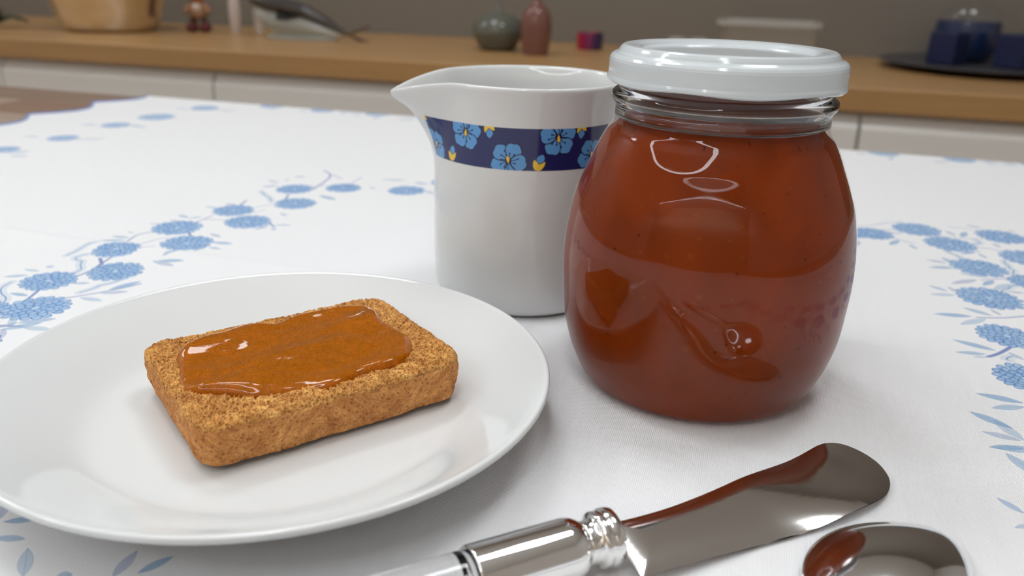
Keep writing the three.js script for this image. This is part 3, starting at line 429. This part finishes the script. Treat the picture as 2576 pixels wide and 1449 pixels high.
// ------------------------------------------------------------------ milk jug
{
  const JX = 0.004, JZ = -0.335, o = thing('milk_jug', 'white porcelain milk jug with a dark blue flowered band, beside the jam jar', 'jug', [JX, T + 0.0006, JZ]);
  const spout = 170 * Math.PI / 180;
  const out = spline([[33.2, 0.6], [34.6, 1.6], [35.6, 4], [36.5, 9], [36.8, 20], [36.8, 40], [36.8, 60], [36.9, 68], [37.2, 76], [37.9, 83], [38.5, 86.6]], 70), inn = spline([[37.2, 88.1], [36.2, 86.6], [34.8, 82], [34.0, 74], [33.7, 60], [33.6, 30], [33.4, 10], [31, 5.5], [24, 4.6], [0, 4.5]], 50);
  const prof = [[0, 1.2], [31.0, 1.2], [31.6, 0.2], [32.4, 0], [33.2, 0.6], ...out.slice(1), [38.6, 87.4], [38.3, 88.0], [37.8, 88.3], ...inn];
  const shape = (r, h, a) => {                             // pulls the rim out into the spout
    let d = Math.abs(Math.atan2(Math.sin(a - spout), Math.cos(a - spout))); const g = Math.pow(Math.max(0, 1 - d / 0.72), 1.75), s = Math.pow(smooth(50, 90, h), 1.5), wide = Math.pow(Math.max(0, 1 - d / 1.15), 2);
    return [r + 15.5 * g * s * (r > 20 ? 1 : 0), h - 5.6 * g * smooth(74, 88, h) + 0.6 * wide * smooth(76, 88, h) * (1 - g)];
  };
  const surf = (list, n) => grid(n, list.length - 1, (i, j) => { const a = -i * 2 * Math.PI, [r, h] = shape(...list[Math.round(j * (list.length - 1))], a); return [mm(r * Math.cos(a)), mm(h), mm(r * Math.sin(a))]; });
  mesh('body', surf(prof, 240), porcelain, o);
  // the band: azimuth 160 degrees (by the spout) to 36 degrees (by the handle) over the front, which is +90 degrees
  const a0 = 160 * Math.PI / 180, a1 = 36 * Math.PI / 180, h0 = 59.0, h1 = 74.2, len = 36.9 * (a0 - a1);
  const cv = document.createElement('canvas'); cv.width = 2048; cv.height = Math.round(2048 * (h1 - h0) / len); paintBand(cv, len, h1 - h0);
  const t = new THREE.CanvasTexture(cv); t.colorSpace = THREE.SRGBColorSpace; t.magFilter = THREE.LinearFilter;
  const band = grid(160, 24, (i, j) => { const h = h0 + (h1 - h0) * j, a = a0 + (a1 - a0) * i; let r = 0; for (let k = 1; k < out.length; k++) if (out[k][1] >= h) { const f = (h - out[k - 1][1]) / (out[k][1] - out[k - 1][1]); r = out[k - 1][0] + f * (out[k][0] - out[k - 1][0]); break; } const [q, y] = shape(r + 0.06, h, a); return [mm(q * Math.cos(a)), mm(y), mm(q * Math.sin(a)), i, j]; });
  band.index.array.reverse?.(); band.computeVertexNormals();
  mesh('flower_band', band, phy({ map: t, roughness: 0.1, ior: 1.5, side: THREE.DoubleSide }), o).userData.label = 'dark blue band with light blue flowers and yellow buds';
  const ha = spout + Math.PI, path = [[35.5, 76], [44, 79], [54, 75], [58, 62], [56, 44], [49, 28], [36, 20]].map(([r, h]) => [mm(r * Math.cos(ha)), mm(h), mm(r * Math.sin(ha))]);
  mesh('handle', tube(path, 0.0042, 60, 14), porcelain, o);
}

// ------------------------------------------------------------------ butter knife and spoon
{
  const steel = phy({ color: lin(0.80, 0.78, 0.76), metalness: 1, roughness: 0.1, anisotropy: 0.4, bumpMap: tiled(dataTexture(256, (u, v) => { const s = 0.5 + 0.5 * fbm(u * 2, v * 90, 3.3, 3); return [s, s, s]; }), 0.05), bumpScale: 0.000012 }), chrome = std({ color: lin(0.86, 0.85, 0.84), metalness: 1, roughness: 0.05 });
  const a = 26.6 * Math.PI / 180, o = thing('butter_knife', 'butter knife with a broad brushed steel blade and clear handle, on the cloth', 'knife', [0.0235, T + 0.0006, -0.1585], a);
  // local x along the blade, z across (towards the camera)
  const rim = new THREE.SplineCurve([[2, -4.2], [12, -4.4], [23, -5.2], [38, -7.2], [51, -9.4], [64, -11.8], [75, -13.6], [81, -13.9], [86, -12.2], [89, -8], [89.8, -2.5], [88, 2.8], [84.5, 6.6], [79, 9.4], [71, 11.2], [59, 11.7], [46, 11.1], [35, 10.5], [18, 10.3], [6, 10.6], [3.2, 10.7], [2.4, 9.5], [2.2, 3], [2, -4.2]].map(([x, z]) => new THREE.Vector2(x, z))).getPoints(360);
  const bladeY = (x, z) => { const t = 0.27 - 0.25 * smooth(42, 68, x) + 0.10 * smooth(70, 84, x); return 4.6 - 3.3 * Math.sin(Math.min(1, x / 62) * Math.PI / 2) + 1.1 - z * t - 0.9 * smooth(70, 92, x) ** 2; };
  const skin = (side) => grid(rim.length - 1, 26, (i, j) => {
    const q = rim[Math.round(i * (rim.length - 1))], cx = Math.min(76, Math.max(12, q.x)), cz = 1.5 - 0.02 * cx, k = 1 - Math.pow(1 - j, 1.0), t = 1 - (1 - j) * (1 - j);
    const x = cx + (q.x - cx) * t, z = cz + (q.y - cz) * t, th = 0.75 * (1 - Math.pow(t, 3.5)) + 0.12;
    return [mm(x), mm(Math.max(0.2, bladeY(x, z) + side * th)), mm(z), mm(x), mm(z)];
  });
  const lower = skin(-1); lower.index.array.reverse(); lower.computeVertexNormals();
  mesh('blade', mergeGeometries([skin(1), lower]), steel, o);
  const axis = (pts, n = 48) => lathe(pts, n).rotateZ(Math.PI / 2);   // the profile's height runs along -x
  const put = (name, pts, m) => { const g = axis(pts); g.translate(0, 0.0069, 0); return mesh(name, g, m, o); };
  put('collar', [[0, -1.5], [5.8, -1.5], [6.7, -0.9], [6.8, 0.4], [6.6, 1.4], [6.3, 1.7], [6.5, 2.2], [6.5, 3.4], [6.0, 4.0], [5.2, 4.3], [5.0, 6.2], [5.2, 7.4], [0, 7.4]], chrome);
  put('ferrule', [[0, 7.2], [5.2, 7.2], [6.2, 8.0], [6.8, 9.6], [6.95, 11.5], [6.95, 33.5], [6.7, 34.2], [0, 34.2]], chrome);
  put('handle', [[0, 34.3], [6.0, 34.3], [6.2, 36], [6.5, 60], [6.9, 95], [6.6, 112], [5, 118], [0, 120]], phy({ color: lin(1, 1, 1), transmission: 1, thickness: 0.012, ior: 1.49, roughness: 0.04 })).userData.label = 'clear acrylic handle';
}
{
  const chrome = std({ color: lin(0.86, 0.86, 0.855), metalness: 1, roughness: 0.09 }), a = 35 * Math.PI / 180;
  const o = thing('teaspoon', 'polished steel teaspoon lying face down beside the butter knife', 'spoon', [0.0878, T + 0.0006, -0.1560], a);
  const half = (x) => { const t = (x + 25) / 50; return t < 0 ? 2.6 : 16.6 * Math.pow(Math.max(0, Math.sin(Math.PI * Math.pow(t, 0.92))), 0.62); };
  const skin = (k) => grid(80, 48, (i, j) => { const x = -25 + 50 * (0.5 - 0.5 * Math.cos(i * Math.PI)), hw = Math.max(half(x), i < 0.02 ? 2.6 : 0.02), s = -Math.cos(j * Math.PI), z = s * hw, q = Math.max(0, 1 - s * s), dome = 7.2 * Math.pow(q, 0.7) * Math.pow(Math.max(0, Math.sin(Math.PI * (x + 26.5) / 52)), 0.66) * Math.min(1, hw / 8); return [mm(x), mm(Math.max(0.15, 0.9 + dome - k * 0.9)), mm(z)]; });
  const under = skin(1); under.index.array.reverse(); under.computeVertexNormals();
  mesh('bowl', mergeGeometries([skin(0), under]), chrome, o);
  const hp = [[-21, 4.2, 2.7], [-32, 6.4, 2.4], [-55, 7.4, 2.6], [-85, 5.2, 4.2], [-105, 2.4, 6.0], [-112, 1.6, 4.0], [-114, 1.4, 0.6]];
  const hs = (k) => grid(60, 10, (i, j) => { const t = i * (hp.length - 1), n = Math.min(hp.length - 2, Math.floor(t)), f = t - n, q = hp[n].map((v, m) => v + f * (hp[n + 1][m] - v)), s = j * 2 - 1; return [mm(q[0]), mm(q[1] + (k ? -0.9 : 0.6) * (1 - s * s)), mm(-s * q[2])]; });
  const hu = hs(1); hu.index.array.reverse(); hu.computeVertexNormals();
  mesh('handle', mergeGeometries([hs(0), hu]), chrome, o);
}

// ------------------------------------------------------------------ things on the worktop
{
  // shallow metal bowl
  const o = thing('metal_bowl', 'wide champagne coloured metal bowl on the oak worktop', 'bowl', [-0.985, CT, -2.105]);
  const prof = [...spline([[0, 2], [80, 2], [92, 0.6], [99, 3], [106, 10], [113, 22], [118, 36], [122, 50], [128, 66], [138, 86], [152, 110], [158, 118]], 70), [159.5, 119.5], [158.5, 121], [156, 119], ...spline([[154, 117], [146, 106], [133, 86], [122, 66], [116, 50], [112, 36], [106, 22], [98, 12], [90, 6], [0, 5]], 40)];
  mesh('shell', lathe(prof, 96), std({ color: lin(0.86, 0.82, 0.75), metalness: 1, roughness: 0.22 }), o);
  mesh('foot_ring', lathe([[86, 1.5], [88, 0], [95, 0], [97, 2.5]], 64), std({ color: lin(0.2, 0.16, 0.1), metalness: 1, roughness: 0.5 }), o);
}
{
  // little wooden figurine with an orange head
  const o = thing('figurine', 'small figurine with an orange head and dark red feet on the worktop', 'figurine', [-0.782, CT, -2.135], 0.1);
  const M = (r, g, b, k = 0.55) => std({ color: lin(r, g, b), roughness: k });
  for (const s of [-1, 1]) { mesh('foot', new THREE.SphereGeometry(0.0145, 24, 16).scale(1, 0.72, 1.35).translate(s * 0.0155, 0.0104, 0.006), M(0.13, 0.02, 0.025), o); mesh('leg', tube([[s * 0.0135, 0.014, 0], [s * 0.0125, 0.026, -0.001], [s * 0.011, 0.038, -0.001]], 0.0085, 16, 14), M(0.10, 0.05, 0.03), o); }
  mesh('body', lathe(spline([[0, 30], [15, 32], [20, 40], [19, 52], [14, 64], [9, 70], [0, 71]], 50), 40), M(0.36, 0.19, 0.10), o);
  mesh('bib', new THREE.SphereGeometry(0.0115, 24, 18).scale(1, 0.85, 0.5).translate(0, 0.056, 0.0155), M(0.62, 0.52, 0.42), o);
  for (const s of [-1, 1]) mesh('arm', tube([[s * 0.014, 0.061, 0], [s * 0.024, 0.053, 0.004], [s * 0.026, 0.044, 0.008]], 0.0065, 20, 14), M(0.40, 0.20, 0.10), o);
  const h = mesh('head', new THREE.SphereGeometry(0.0225, 32, 24).scale(1, 0.95, 1).translate(0, 0.09, 0), M(0.66, 0.17, 0.025, 0.4), o);
  mesh('cap', lathe(spline([[17, 103], [15, 110], [9, 119], [0, 124]], 24), 32), M(0.5, 0.1, 0.02), h);
}
{
  const pale = phy({ color: lin(0.92, 0.86, 0.82), transmission: 0.55, thickness: 0, roughness: 0.35, ior: 1.5 });
  const list = [[-0.690, -2.125, 14, 118, 'slim pale frosted glass vase beside the figurine'], [-0.640, -2.150, 13, 135, 'slim pale frosted glass vase beside the fish sculpture']];
  for (const [x, z, r, h, label] of list) { const m = mesh('slim_vase', lathe([...spline([[0, 2], [r * 0.72, 0.3], [r * 0.8, 2], [r, h * 0.35], [r * 0.95, h * 0.6], [r * 0.7, h * 0.85], [r * 0.85, h]], 40), ...spline([[r * 0.72, h], [r * 0.6, h * 0.85], [r * 0.85, h * 0.6], [r * 0.88, h * 0.35], [r * 0.6, 6], [0, 5]], 30)], 40), pale); m.position.set(x, CT, z); tag(m, label, 'vase', 'slim frosted vases'); }
}
{
  // glass fish: smoky back, clear belly, forked tail
  const o = thing('fish_sculpture', 'smoky glass fish sculpture with a forked tail on a clear base', 'sculpture', [-0.505, CT, -2.005], -0.20);
  const smoke = phy({ color: lin(0.085, 0.075, 0.072), transmission: 0.25, thickness: 0, roughness: 0.12, ior: 1.5 }), clear = phy({ color: lin(0.82, 0.84, 0.8), transmission: 0.75, thickness: 0, roughness: 0.2, ior: 1.5 });
  // sections along x: [x, lower y, upper y, half width]
  const loft = (rows, n = 24) => grid(n, rows.length * 6, (i, j) => { const t = j * (rows.length - 1), k = Math.min(rows.length - 2, Math.floor(t)), f = t - k, s = f * f * (3 - 2 * f), q = rows[k].map((v, m) => v + s * (rows[k + 1][m] - v)), a = i * 2 * Math.PI; return [mm(q[0]), mm((q[1] + q[2]) / 2 + Math.sin(a) * (q[2] - q[1]) / 2), mm(Math.cos(a) * q[3])]; });
  mesh('back', loft([[-136, 128, 128.5, 0.3], [-134, 112, 132, 8], [-122, 82, 112, 15], [-104, 66, 98, 20], [-70, 57, 94, 24], [-30, 52, 90, 24], [20, 46, 76, 20], [70, 28, 51, 12], [104, 14, 27, 6], [118, 10, 17, 4], [119, 12, 14, 0.3]]), smoke, o);
  mesh('belly', loft([[-112, 58, 70, 1], [-96, 30, 72, 18], [-60, 10, 62, 24], [-10, 6, 56, 24], [50, 6, 36, 18], [96, 6, 16, 7], [104, 8, 12, 0.5]]), clear, o);
  mesh('base', lathe([[0, 0], [62, 0], [66, 2], [64, 6], [50, 9], [0, 9]], 48).scale(1.35, 1, 0.6).translate(0.005, 0, 0), clear, o);
  mesh('fin', loft([[-52, 58, 59, 0.5], [-44, 36, 60, 26], [-20, 38, 56, 27], [8, 50, 54, 21], [14, 52, 53, 0.5]]), std({ color: lin(0.012, 0.02, 0.02), roughness: 0.2 }), o);
  for (const k of [-1, 1]) { const s = new THREE.Shape(); s.moveTo(108, 11); s.quadraticCurveTo(132, 14 + k * 6, 172, 16 + k * 20); s.quadraticCurveTo(142, 4 + k * 10, 112, 17); s.closePath(); const g = new THREE.ExtrudeGeometry(s, { depth: 5, bevelEnabled: true, bevelSize: 1.2, bevelThickness: 1.2, bevelSegments: 2, curveSegments: 12 }).translate(0, 0, -2.5).scale(0.001, 0.001, 0.001); if (k < 0) g.translate(0, 0.003, 0); mesh('tail_fin', g, std({ color: lin(0.10, 0.06, 0.05), roughness: 0.3 }), o); }
}
{
  // round grey-green vase with a thin neck
  const g = phy({ color: lin(0.125, 0.13, 0.105), roughness: 0.14, ior: 1.5 });
  const o = thing('round_vase', 'round grey green glass vase with a thin neck on the worktop', 'vase', [-0.046, CT, -1.868]);
  mesh('belly', lathe(spline([[0, 1], [26, 0.4], [33, 1], [44, 12], [53, 30], [54.5, 42], [50, 56], [40, 67], [25, 74], [10, 78], [6.5, 84]], 70), 64), g, o);
  mesh('neck', lathe([...spline([[6.5, 84], [5.2, 94], [5.0, 130], [5.6, 150], [8, 156]], 30), [7, 156.5], ...spline([[6, 154], [4, 148], [3.6, 100], [3.6, 84]], 20)], 32), phy({ color: lin(0.55, 0.56, 0.5), transmission: 0.7, thickness: 0, roughness: 0.1, ior: 1.5 }), o);
}
{
  const g = phy({ color: lin(0.30, 0.135, 0.105), transmission: 0.35, thickness: 0, roughness: 0.16, ior: 1.5 });
  const o = thing('bottle_vase', 'tall pinkish brown glass bottle vase beside the round vase', 'vase', [0.034, CT, -1.785]);
  mesh('body', lathe(spline([[0, 2], [22, 0.5], [25.5, 2], [28, 14], [31, 38], [32, 58], [29.5, 76], [23, 90], [14, 98], [9, 104]], 70), 64), g, o);
  mesh('neck', lathe([...spline([[9, 104], [8.2, 112], [8.5, 150], [10, 168], [13, 174]], 30), [11.5, 174.5], ...spline([[8.5, 168], [7, 150], [6.8, 112], [7, 104]], 20)], 32), g, o);
  mesh('base', lathe([[0, 2.4], [20, 2.4], [22.5, 5], [22, 9], [0, 9]], 40), std({ color: lin(0.06, 0.012, 0.012), roughness: 0.3 }), o).userData.label = 'thick dark red glass bottom';
}
{
  const cv = document.createElement('canvas'); cv.width = 512; cv.height = 64; const c = cv.getContext('2d');
  ['#a3121c', '#c4203f', '#8e2b5e', '#43305f', '#3a2f52', '#7d1420', '#b51a30', '#52305f'].forEach((s, i) => { c.fillStyle = s; c.fillRect(i * 64, 0, 65, 64); });
  const t = new THREE.CanvasTexture(cv); t.colorSpace = THREE.SRGBColorSpace; t.wrapS = THREE.RepeatWrapping; t.offset.x = 0.42;
  const o = thing('tealight_holder', 'small red and purple patchwork glass tealight holder on the worktop', 'candle holder', [0.158, CT, -1.945], 0.4);
  mesh('cup', lathe([[0, 0], [26, 0], [28, 1.5], [29, 6], [29, 34], [28.4, 36.5], [26.8, 36.5], [26, 34], [26, 5], [0, 4]], 48), phy({ map: t, transmission: 0.25, thickness: 0, roughness: 0.25, ior: 1.5 }), o);
  const w = mesh('tealight', lathe([[0, 4.2], [18, 4.2], [19, 5], [19, 16], [17.5, 16], [0, 15.5]], 32), std({ color: lin(0.8, 0.78, 0.72), roughness: 0.5 }), o);
  mesh('wick', tube([[0, 0.0155, 0], [0.0003, 0.019, 0], [0.001, 0.022, 0]], 0.0005, 6, 6), std({ color: lin(0.02, 0.02, 0.02), roughness: 0.9 }), w);
}
{
  // clear glass dish behind the jar
  const g = phy({ color: lin(0.985, 0.97, 0.94), transmission: 0.97, thickness: 0, roughness: 0.03, ior: 1.5 });
  const o = thing('glass_dish', 'rectangular clear glass dish with a bright rim on the worktop', 'dish', [0.52, CT, -1.835], YAW);
  const rr = (w, d, r) => { const s = new THREE.Shape(); s.moveTo(-w + r, -d); s.lineTo(w - r, -d); s.quadraticCurveTo(w, -d, w, -d + r); s.lineTo(w, d - r); s.quadraticCurveTo(w, d, w - r, d); s.lineTo(-w + r, d); s.quadraticCurveTo(-w, d, -w, d - r); s.lineTo(-w, -d + r); s.quadraticCurveTo(-w, -d, -w + r, -d); return s; };
  const wall = rr(0.098, 0.07, 0.02); wall.holes.push(rr(0.094, 0.066, 0.018)); const ring = rr(0.104, 0.076, 0.024); ring.holes.push(rr(0.0935, 0.0655, 0.018));
  mesh('wall', new THREE.ExtrudeGeometry(wall, { depth: 0.07, bevelEnabled: false, curveSegments: 8 }).rotateX(-Math.PI / 2), g, o);
  mesh('bottom', new THREE.ExtrudeGeometry(rr(0.0975, 0.0695, 0.02), { depth: 0.004, bevelEnabled: false, curveSegments: 8 }).rotateX(-Math.PI / 2), g, o);
  mesh('rim', new THREE.ExtrudeGeometry(ring, { depth: 0.006, bevelEnabled: true, bevelSize: 0.001, bevelThickness: 0.001, bevelSegments: 2, curveSegments: 8 }).rotateX(-Math.PI / 2).translate(0, 0.07, 0), phy({ color: lin(0.62, 0.61, 0.58), transmission: 0.35, thickness: 0, roughness: 0.18, ior: 1.5 }), o);
  const cm = phy({ color: lin(0.9, 0.86, 0.8), transmission: 0.7, thickness: 0, roughness: 0.15, ior: 1.5 });
  for (const [x, z, label] of [[0.342, -1.895, 'small clear glass salt dish standing apart from the rectangular dish'], [0.388, -1.885, 'small clear glass salt dish next to the rectangular dish']]) { const m = mesh('salt_dish', lathe([[0, 1], [10, 0], [14, 1], [19, 14], [20, 34], [18.6, 35], [17.4, 33], [16, 14], [11, 5], [0, 4]], 32), cm); m.position.set(x, CT, z); tag(m, label, 'dish', 'small glass salt dishes'); }
}
{
  // tray with blue candles
  const tr = mesh('candle_tray', lathe([...spline([[0, 5], [40, 3.6], [58, 1.2], [64, 0.2], [90, 2], [140, 6], [182, 10.5], [196, 13.5]], 50), [197.5, 14.8], [196, 16], ...spline([[192, 15], [178, 12.8], [140, 9.4], [90, 8], [0, 8]], 30)], 96), std({ color: lin(0.055, 0.055, 0.062), roughness: 0.35 }));
  tr.position.set(0.925, CT, -1.72); tag(tr, 'large flat dark grey round tray holding blue candles', 'tray');
  const wax = std({ color: lin(0.004, 0.009, 0.055), roughness: 0.5 }), wickM = std({ color: lin(0.05, 0.05, 0.05), roughness: 0.9 });
  for (const [x, z, a, s, h, label] of [[0.862, -1.752, 0.62, 0.056, 0.062, 'short square dark blue candle on the side of the tray next to the glass dish'], [0.972, -1.700, 0.55, 0.060, 0.064, 'short square dark blue candle on the tray side away from the glass dish']]) {
    const o = thing('square_candle', label, 'candle', [x, CT + 0.0082, z], a, 'square blue candles on the tray');
    mesh('wax', rbox(s, h, s, 0.004, 0, h / 2, 0, 3), wax, o); mesh('wick', tube([[0, h - 0.001, 0], [0.0005, h + 0.005, 0], [0.0015, h + 0.009, 0]], 0.0008, 8, 6), wickM, o);
  }
  // round flask, lower half dark blue
  const o = thing('round_flask', 'round clear glass flask with dark blue lower half behind the candles', 'flask', [0.935, CT + 0.0100, -1.835]);
  const prof = spline([[0, 0.8], [40, 0.2], [50, 2], [60, 20], [64, 46], [63, 68], [58, 92], [44, 114], [26, 128], [15, 138], [13, 150], [13, 185], [17, 192]], 90);
  mesh('glass', lathe(prof, 64), GLASS, o);
  mesh('blue_filling', lathe([[0, 1.6], ...prof.filter(([r, h]) => r > 38 && h < 78 && h > 1.2).map(([r, h]) => [r - 1.2, h]), [61, 78], [0, 78]], 64), phy({ color: lin(0.012, 0.028, 0.09), roughness: 0.25, ior: 1.4 }), o);
}
{
  // dark bloom with leaves
  const o = thing('cut_flower', 'cut flower with a dark purple bloom and green leaves lying on the worktop', 'flower', [-1.262, CT, -2.085], 0.2);
  const leaf = (len, w) => grid(16, 8, (i, j) => { const x = i * len, hw = w * Math.pow(Math.sin(Math.PI * Math.min(1, i * 0.96 + 0.03)), 0.8), s = j * 2 - 1; return [x, 0.004 + 0.02 * Math.sin(i * 2.4) - 0.006 * s * s + (i > 0.8 ? -0.02 * (i - 0.8) : 0), s * hw]; });
  const green = std({ color: lin(0.035, 0.05, 0.018), roughness: 0.5, side: THREE.DoubleSide });
  mesh('stem', tube([[-0.10, 0.004, 0.02], [-0.05, 0.005, 0.005], [0, 0.012, 0], [0.018, 0.03, 0]], 0.003, 24, 8), green, o);
  for (const [l, w, a, y] of [[0.085, 0.017, -0.12, 0], [0.07, 0.016, 0.9, 0], [0.06, 0.015, 2.6, 0.001]]) { const m = mesh('leaf', leaf(l, w), green, o); m.rotation.y = a; m.position.y = y + 0.0035; }
  const purple = std({ color: lin(0.045, 0.008, 0.018), roughness: 0.55, side: THREE.DoubleSide });
  for (let k = 0; k < 9; k++) { const g = grid(8, 8, (i, j) => { const s = (i * 2 - 1), t = j; return [s * 0.013 * Math.sin(Math.PI * Math.min(1, t * 0.85 + 0.12)), t * 0.026, 0.006 + 0.012 * t * t - 0.004 * s * s]; }); const m = mesh('petal', g, purple, o); m.position.set(0.006, 0.022, 0); m.rotation.set(0.35 + (k % 3) * 0.25, k * 0.7, 0, 'YXZ'); }
}

renderer.render(scene, camera);
